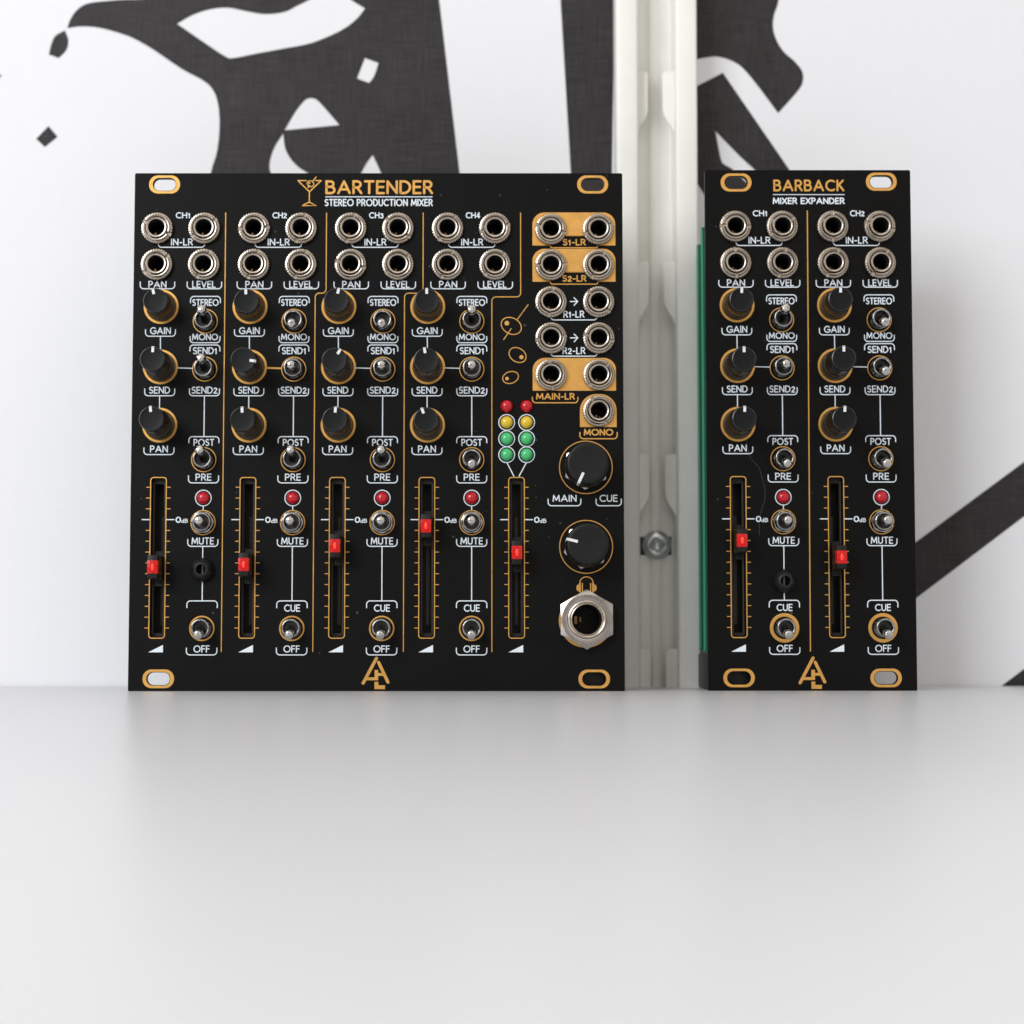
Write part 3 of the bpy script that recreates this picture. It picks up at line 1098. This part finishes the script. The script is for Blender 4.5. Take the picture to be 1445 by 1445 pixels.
# output jacks on their gold fields
for z in (114.24, 105.23, 95.98, 86.95, 77.82):
    for x in (103.48, 115.27):
        jack(big, x, z, 1)
        holes.append(circ(x, z, 2.9))
jack(big, 115.19, 68.8, 1)
holes.append(circ(115.19, 68.8, 2.9))
gx0, gx1 = 98.94 - 0.0, 119.54
for (zt, zb, notch) in ((118.59, 110.28, 112.78), (109.45, 101.18, 103.74), (82.09, 73.93, None)):
    o = rrect(gx0, gx1, zb, zt, 3.0, 10, (1, 1, 0, 0))
    if notch:
        # notch cut up from the lower edge for the caption
        i = max(k for k, p in enumerate(o) if p[0] < gx0 + 0.01 and p[1] < zb + 0.01)
        nx0, nx1 = 103.19, 115.36
        o = o[:i + 1] + [(nx0, zb), (nx0 + 1.0, notch), (nx1 - 1.0, notch), (nx1, zb)] + o[i + 1:]
    plate('gold_field', [o, circ(103.48, zt - 3.9, 2.9), circ(115.27, zt - 3.9, 2.9)], bp, M['gold'], 0.012)
mx0, mx1 = 110.58, 119.64
plate('gold_field', [rrect(mx0, mx1, 64.9, 73.1, 4.1, 12, (1, 1, 0, 0)), circ(115.19, 68.8, 2.9)], bp, M['gold'], 0.012)
g = M['gold']
tw('S1-LR', 109.32, 111.11, 32.5, 1.66, g, 0.30, 'gold')
bracket(Ga, 109.25, 11.75, 109.71, 110.21, 0.5, 0.24)
tw('S2-LR', 109.32, 102.0, 34, 1.66, g, 0.30, 'gold')
bracket(Ga, 109.25, 11.75, 100.56, 101.09, 0.5, 0.24)
tw('R1-LR', 109.18, 93.02, 29.5)
bracket(Wa, 109.18, 11.5, 91.59, 92.21)
tw('R2-LR', 109.18, 83.9, 32)
bracket(Wa, 109.18, 11.5, 82.52, 83.08)
for py in (96.2, 87.1):
    Wa.line([(108.27, py), (110.02, py)], 0.26, caps=True)
    Wa.line([(109.23, py + 0.95), (110.11, py), (109.23, py - 0.95)], 0.26, caps=True)
tw('MAIN-LR', 104.56, 72.52, 54.3, 1.66, g, 0.31, 'gold')
bracket(Ga, 104.49, 11.25, 70.92, 72.31, 0.85, 0.26)
tw('MONO', 115.16, 63.59, 41.3, 1.70, g, 0.34, 'gold')
bracket(Ga, 115.16, 9.2, 61.99, 63.54, 0.85, 0.28)
tw('MAIN', 106.74, 47.25, 33.4)
bracket(Wa, 106.71, 8.05, 45.41, 47.07)
tw('CUE', 117.56, 47.25, 25.2)
bracket(Wa, 117.58, 6.2, 45.41, 47.07)
# level meter
for x in (92.50, 97.42):
    for z, c in ((70.03, 'red'), (66.04, 'yellow'), (62.0, 'green'), (58.02, 'green')):
        link('led', LEDS[c], big, (x, 0, z))
        holes.append(circ(x, z, 1.58))
        if c != 'red':
            ringprint(bp, x, z, 2.06, 0.23, M['white'])
Wa.line([(92.62, 55.95), (94.32, 52.62)], 0.24)
Wa.line([(97.28, 55.95), (95.50, 52.62)], 0.24)
# headphone drawing
hx, hz = 112.05, 24.97
mb = MB()
ribbon(mb, [(hx - 1.6, hz - 0.4), (hx - 1.6, hz + 1.6)] + [(hx - 1.6 + 1.6 - 1.6 * cos(radians(t)), hz + 1.6 + 1.35 * sin(radians(t))) for t in range(10, 171, 16)] + [(hx + 1.6, hz + 1.6), (hx + 1.6, hz - 0.4)], 0.24, 0.03)
for s in (-1, 1):
    ribbon(mb, [(hx + s * 1.02, hz - 0.7), (hx + s * 1.02, hz + 1.35)], 0.26, 0.031)
    ribbon(mb, [(hx + s * 1.62, hz - 0.7), (hx + s * 1.62, hz + 1.35)], 0.42, 0.033)
    pts = [(hx + s * (1.92 + 0.55 * sin(radians(t))), hz + 0.25 + 0.85 * cos(radians(t))) for t in range(0, 181, 18)]
    mb.add([(a, -0.032, b) for a, b in pts], [tuple(range(len(pts)))])
link('headphone_icon', mb.mesh('headphone_icon', M['gold']), bp, label='gold headphone drawing above the large socket')
def cone(vs_, r0, d0, slope):
    """lets the chamfer of a nut follow a true cone"""
    out = []
    for (x, y, z) in vs_:
        rr = math.hypot(x, z)
        if rr > r0 + 0.02 and -y > 1.2:
            y = -(d0 - (rr - r0) * slope)
        out.append((x, y, z))
    return out


# two large knobs
def hexprof(rc):
    def fn(r, d, a):
        if r < rc * 0.80:
            return r
        t = (a % (pi / 3)) - pi / 6
        return min(r, rc * cos(pi / 6) / cos(t))
    return fn


mb = MB()
mb.lathe([(3.0, 0.05), (5.72, 0.05), (5.72, 1.85), (4.80, 2.2), (4.7, 2.22), (3.0, 2.24)], 120, rfun=hexprof(5.72))
mb.v = cone(mb.v, 4.80, 2.2, 0.34)
PNUT = mb.mesh('hex_nut', M['hexnut'], 12)
mb = MB()
mb.lathe([(3.2, 2.6), (5.28, 2.6), (5.34, 2.8), (5.26, 5.5), (5.16, 9.3), (5.08, 9.7), (4.85, 9.95), (4.5, 10.02), (3.8, 9.98), (2.0, 9.90), (0.01, 9.88)], 96)
BK = mb.mesh('large_knob', M['bigknob'], 40)
mb = MB()
mb.box(-0.33, 0.33, -10.06, -9.7, 2.55, 4.98)
mb.box(-0.33, 0.33, -9.75, -3.0, 4.95, 5.33)
BPT = mb.mesh('pointer', M['pointer'])
for z, ang in ((54.95, 205), (35.35, 284)):
    k = link('large_knob', BK, big, (112.0, 0, z), rot=(0, radians(ang), 0))
    link('pointer', BPT, k)
    link('hex_nut', PNUT, k, rot=(0, radians(-ang + (3 if z > 50 else 14)), 0))
    ringprint(bp, 112.0, z - 0.05, 6.62, 0.22, M['gold'])
# headphone socket
mb = MB()
mb.lathe([(4.55, 0.3), (7.35, 0.3), (7.35, 2.2), (6.15, 2.62), (6.05, 2.645), (5.2, 2.66), (4.75, 2.6), (4.6, 2.3)], 180, rfun=hexprof(7.35))
mb.v = cone(mb.v, 6.15, 2.62, 0.34)
hn = mb.mesh('hex_nut', M['hexnut'], 12)
mb = MB()
mb.lathe([(4.70, 0.0), (4.70, 2.9), (4.58, 3.15), (4.35, 3.22), (4.15, 3.12), (4.05, 2.8), (3.95, 2.85), (3.75, 2.95), (3.58, 2.8), (3.50, 2.3), (3.48, -1.0)], 72)
hs = mb.mesh('headphone_socket', M['sleeve'], 40)
mb = MB()
mb.lathe([(3.49, 1.2), (3.35, 0.4), (3.3, -11), (0.01, -11)], 40)
hb = mb.mesh('socket_bore', M['bore'])
mb = MB()
mb.box(-2.9, -2.2, 2.0, 6.5, -1.0, 0.9)
mb.box(-1.5, -1.1, 5.0, 9.0, -0.5, 0.7)
hc = mb.mesh('contact', M['brass'])
hp = link('headphone_socket', hs, big, (112.0, 0, 17.45))
link('hex_nut', hn, hp)
link('socket_bore', hb, hp)
link('contact', hc, hp)
holes.append(circ(112.0, 17.45, 4.9))
ringprint(bp, 111.86, 17.2, 6.62, 1.1, M['gold'])
logo(bp, 60.52, 8.37)
Wa.build(bp, 'white printed frames and lines')
Ga.build(bp, 'gold printed lines and scale marks')
finish_panel(bp, 121.3, 128.5, holes)


# ================================================================== the narrow expander
EY, EX, EL = 3.0, 53.97, 0.3
small, sp_ = module('narrow_mixer', 'narrow black expander panel headed BARBACK with two channels', 51.25, 129.6, (EX, EY), EL)
holes = []
Wb = Art(M['white'], 'white_linework', 0.03)
Gb = Art(M['gold'], 'gold_linework', 0.026)
mount_slots(sp_, holes, [(7.76, 126.5), (44.03, 126.7), (7.5, 3.15), (43.65, 3.15)])
cfge = [
    dict(knobs=(2, 0, 2), st=1, se=0, po=-1, mu=0, cu=-1, cue=True, plug=26.92, fader=36.62, thick=True),
    dict(knobs=(1, 0, 3), st=-1, se=-1, po=-1, mu=0, cu=-1, cue=True, fader=32.57, thick=True),
]
for i, cf in enumerate(cfge):
    strip(small, sp_, Wb, Gb, holes, 7.75 + 24.23 * i, 18.80 + 24.25 * i, 7.64 + 24.18 * i, 7.38 + 24.24 * i, 19.05 + 24.3 * i, 1.0065, 0.05, i + 1, cf)
Gb.line([(25.47, 119.42), (25.11, 9.62)], 0.27)
lettering(sp_, 'BARBACK', 25.91, 125.73, 17.75, 2.98, M['gold'], 0.48, 'gold heading BARBACK', gap=0.30)
Wb.line([(16.92, 123.42), (34.8, 123.42)], 0.18)
lettering(sp_, 'MIXER EXPANDER', 25.84, 121.84, 17.95, 1.66, M['white'], 0.31, 'white lettering MIXER EXPANDER', gap=0.27)
logo(sp_, 25.61, 8.36)
Wb.build(sp_, 'white printed frames and lines')
Gb.build(sp_, 'gold printed lines and scale marks')
finish_panel(sp_, 51.25, 129.6, holes)


# ------------------------------------------------------------------ circuit boards behind the panels
def board(mod, x0, x1, y, z0, z1):
    mb = MB()
    mb.box(x0, x1, y, y + 1.6, z0, z1)
    mb.box(x0 - 0.02, x0 + 0.35, y - 0.03, y, z0 + 0.4, z1 - 0.4, 1)
    return link('circuit_board', mb.mesh('circuit_board', [M['pcb'], M['pcbedge']]), mod)


def header(mod, x0, x1, y0, y1, z0, z1):
    return link('header_strip', bevel_box(x0, x1, y0, y1, z0, z1, 0.15, 'header_strip', M['plastic']), mod)


board(small, 0.25, 50.6, 11.5, 9.4, 117.6)
board(small, 0.45, 50.4, 24.0, 9.8, 115.6)
header(small, 0.3, 15.0, 4.0, 26.5, 0.35, 8.9)
header(small, 2.2, 8.0, 12.9, 23.6, 30, 60)
header(small, 1.4, 4.0, 13.1, 23.9, 68, 72)
board(big, 3.0, 118.4, 11.5, 9.4, 117.0)
board(big, 3.0, 118.4, 24.0, 9.8, 115.0)
header(big, 104.0, 119.0, 4.0, 26.5, 0.35, 8.9)
header(big, 60.0, 66.0, 13.1, 23.9, 30, 60)

# ------------------------------------------------------------------ a long fibre lying on the narrow panel
pts = [(9.85, 63.1), (10.0, 60.28), (10.68, 57.64), (11.98, 56.05), (13.02, 54.65), (13.61, 52.18), (14.27, 49.72), (14.18, 47.09), (13.46, 44.8), (12.82, 42.35), (12.53, 39.19)]
sm = smooth(pts, 6, 170)[:-6 - 0]
mb = MB()
n5 = 5
vs5 = []
lean = radians(EL)
for (a, b) in sm[:-1]:
    for k in range(n5):
        t_ = 2 * pi * k / n5
        dx, dy = 0.035 * cos(t_), 0.035 * sin(t_) - 0.09
        vs5.append((EX + a + dx, EY + dy + b * sin(lean), b * cos(lean)))
m5 = len(sm) - 1
mb.add(vs5, [(i * n5 + k, i * n5 + (k + 1) % n5, (i + 1) * n5 + (k + 1) % n5, (i + 1) * n5 + k) for i in range(m5 - 1) for k in range(n5)])
fb = link('dust_fibre', mb.mesh('dust_fibre', M['fibre']))
fb['label'] = 'thin grey fibre curling across the narrow panel below its left lower knob'
fb['category'] = 'fibre'
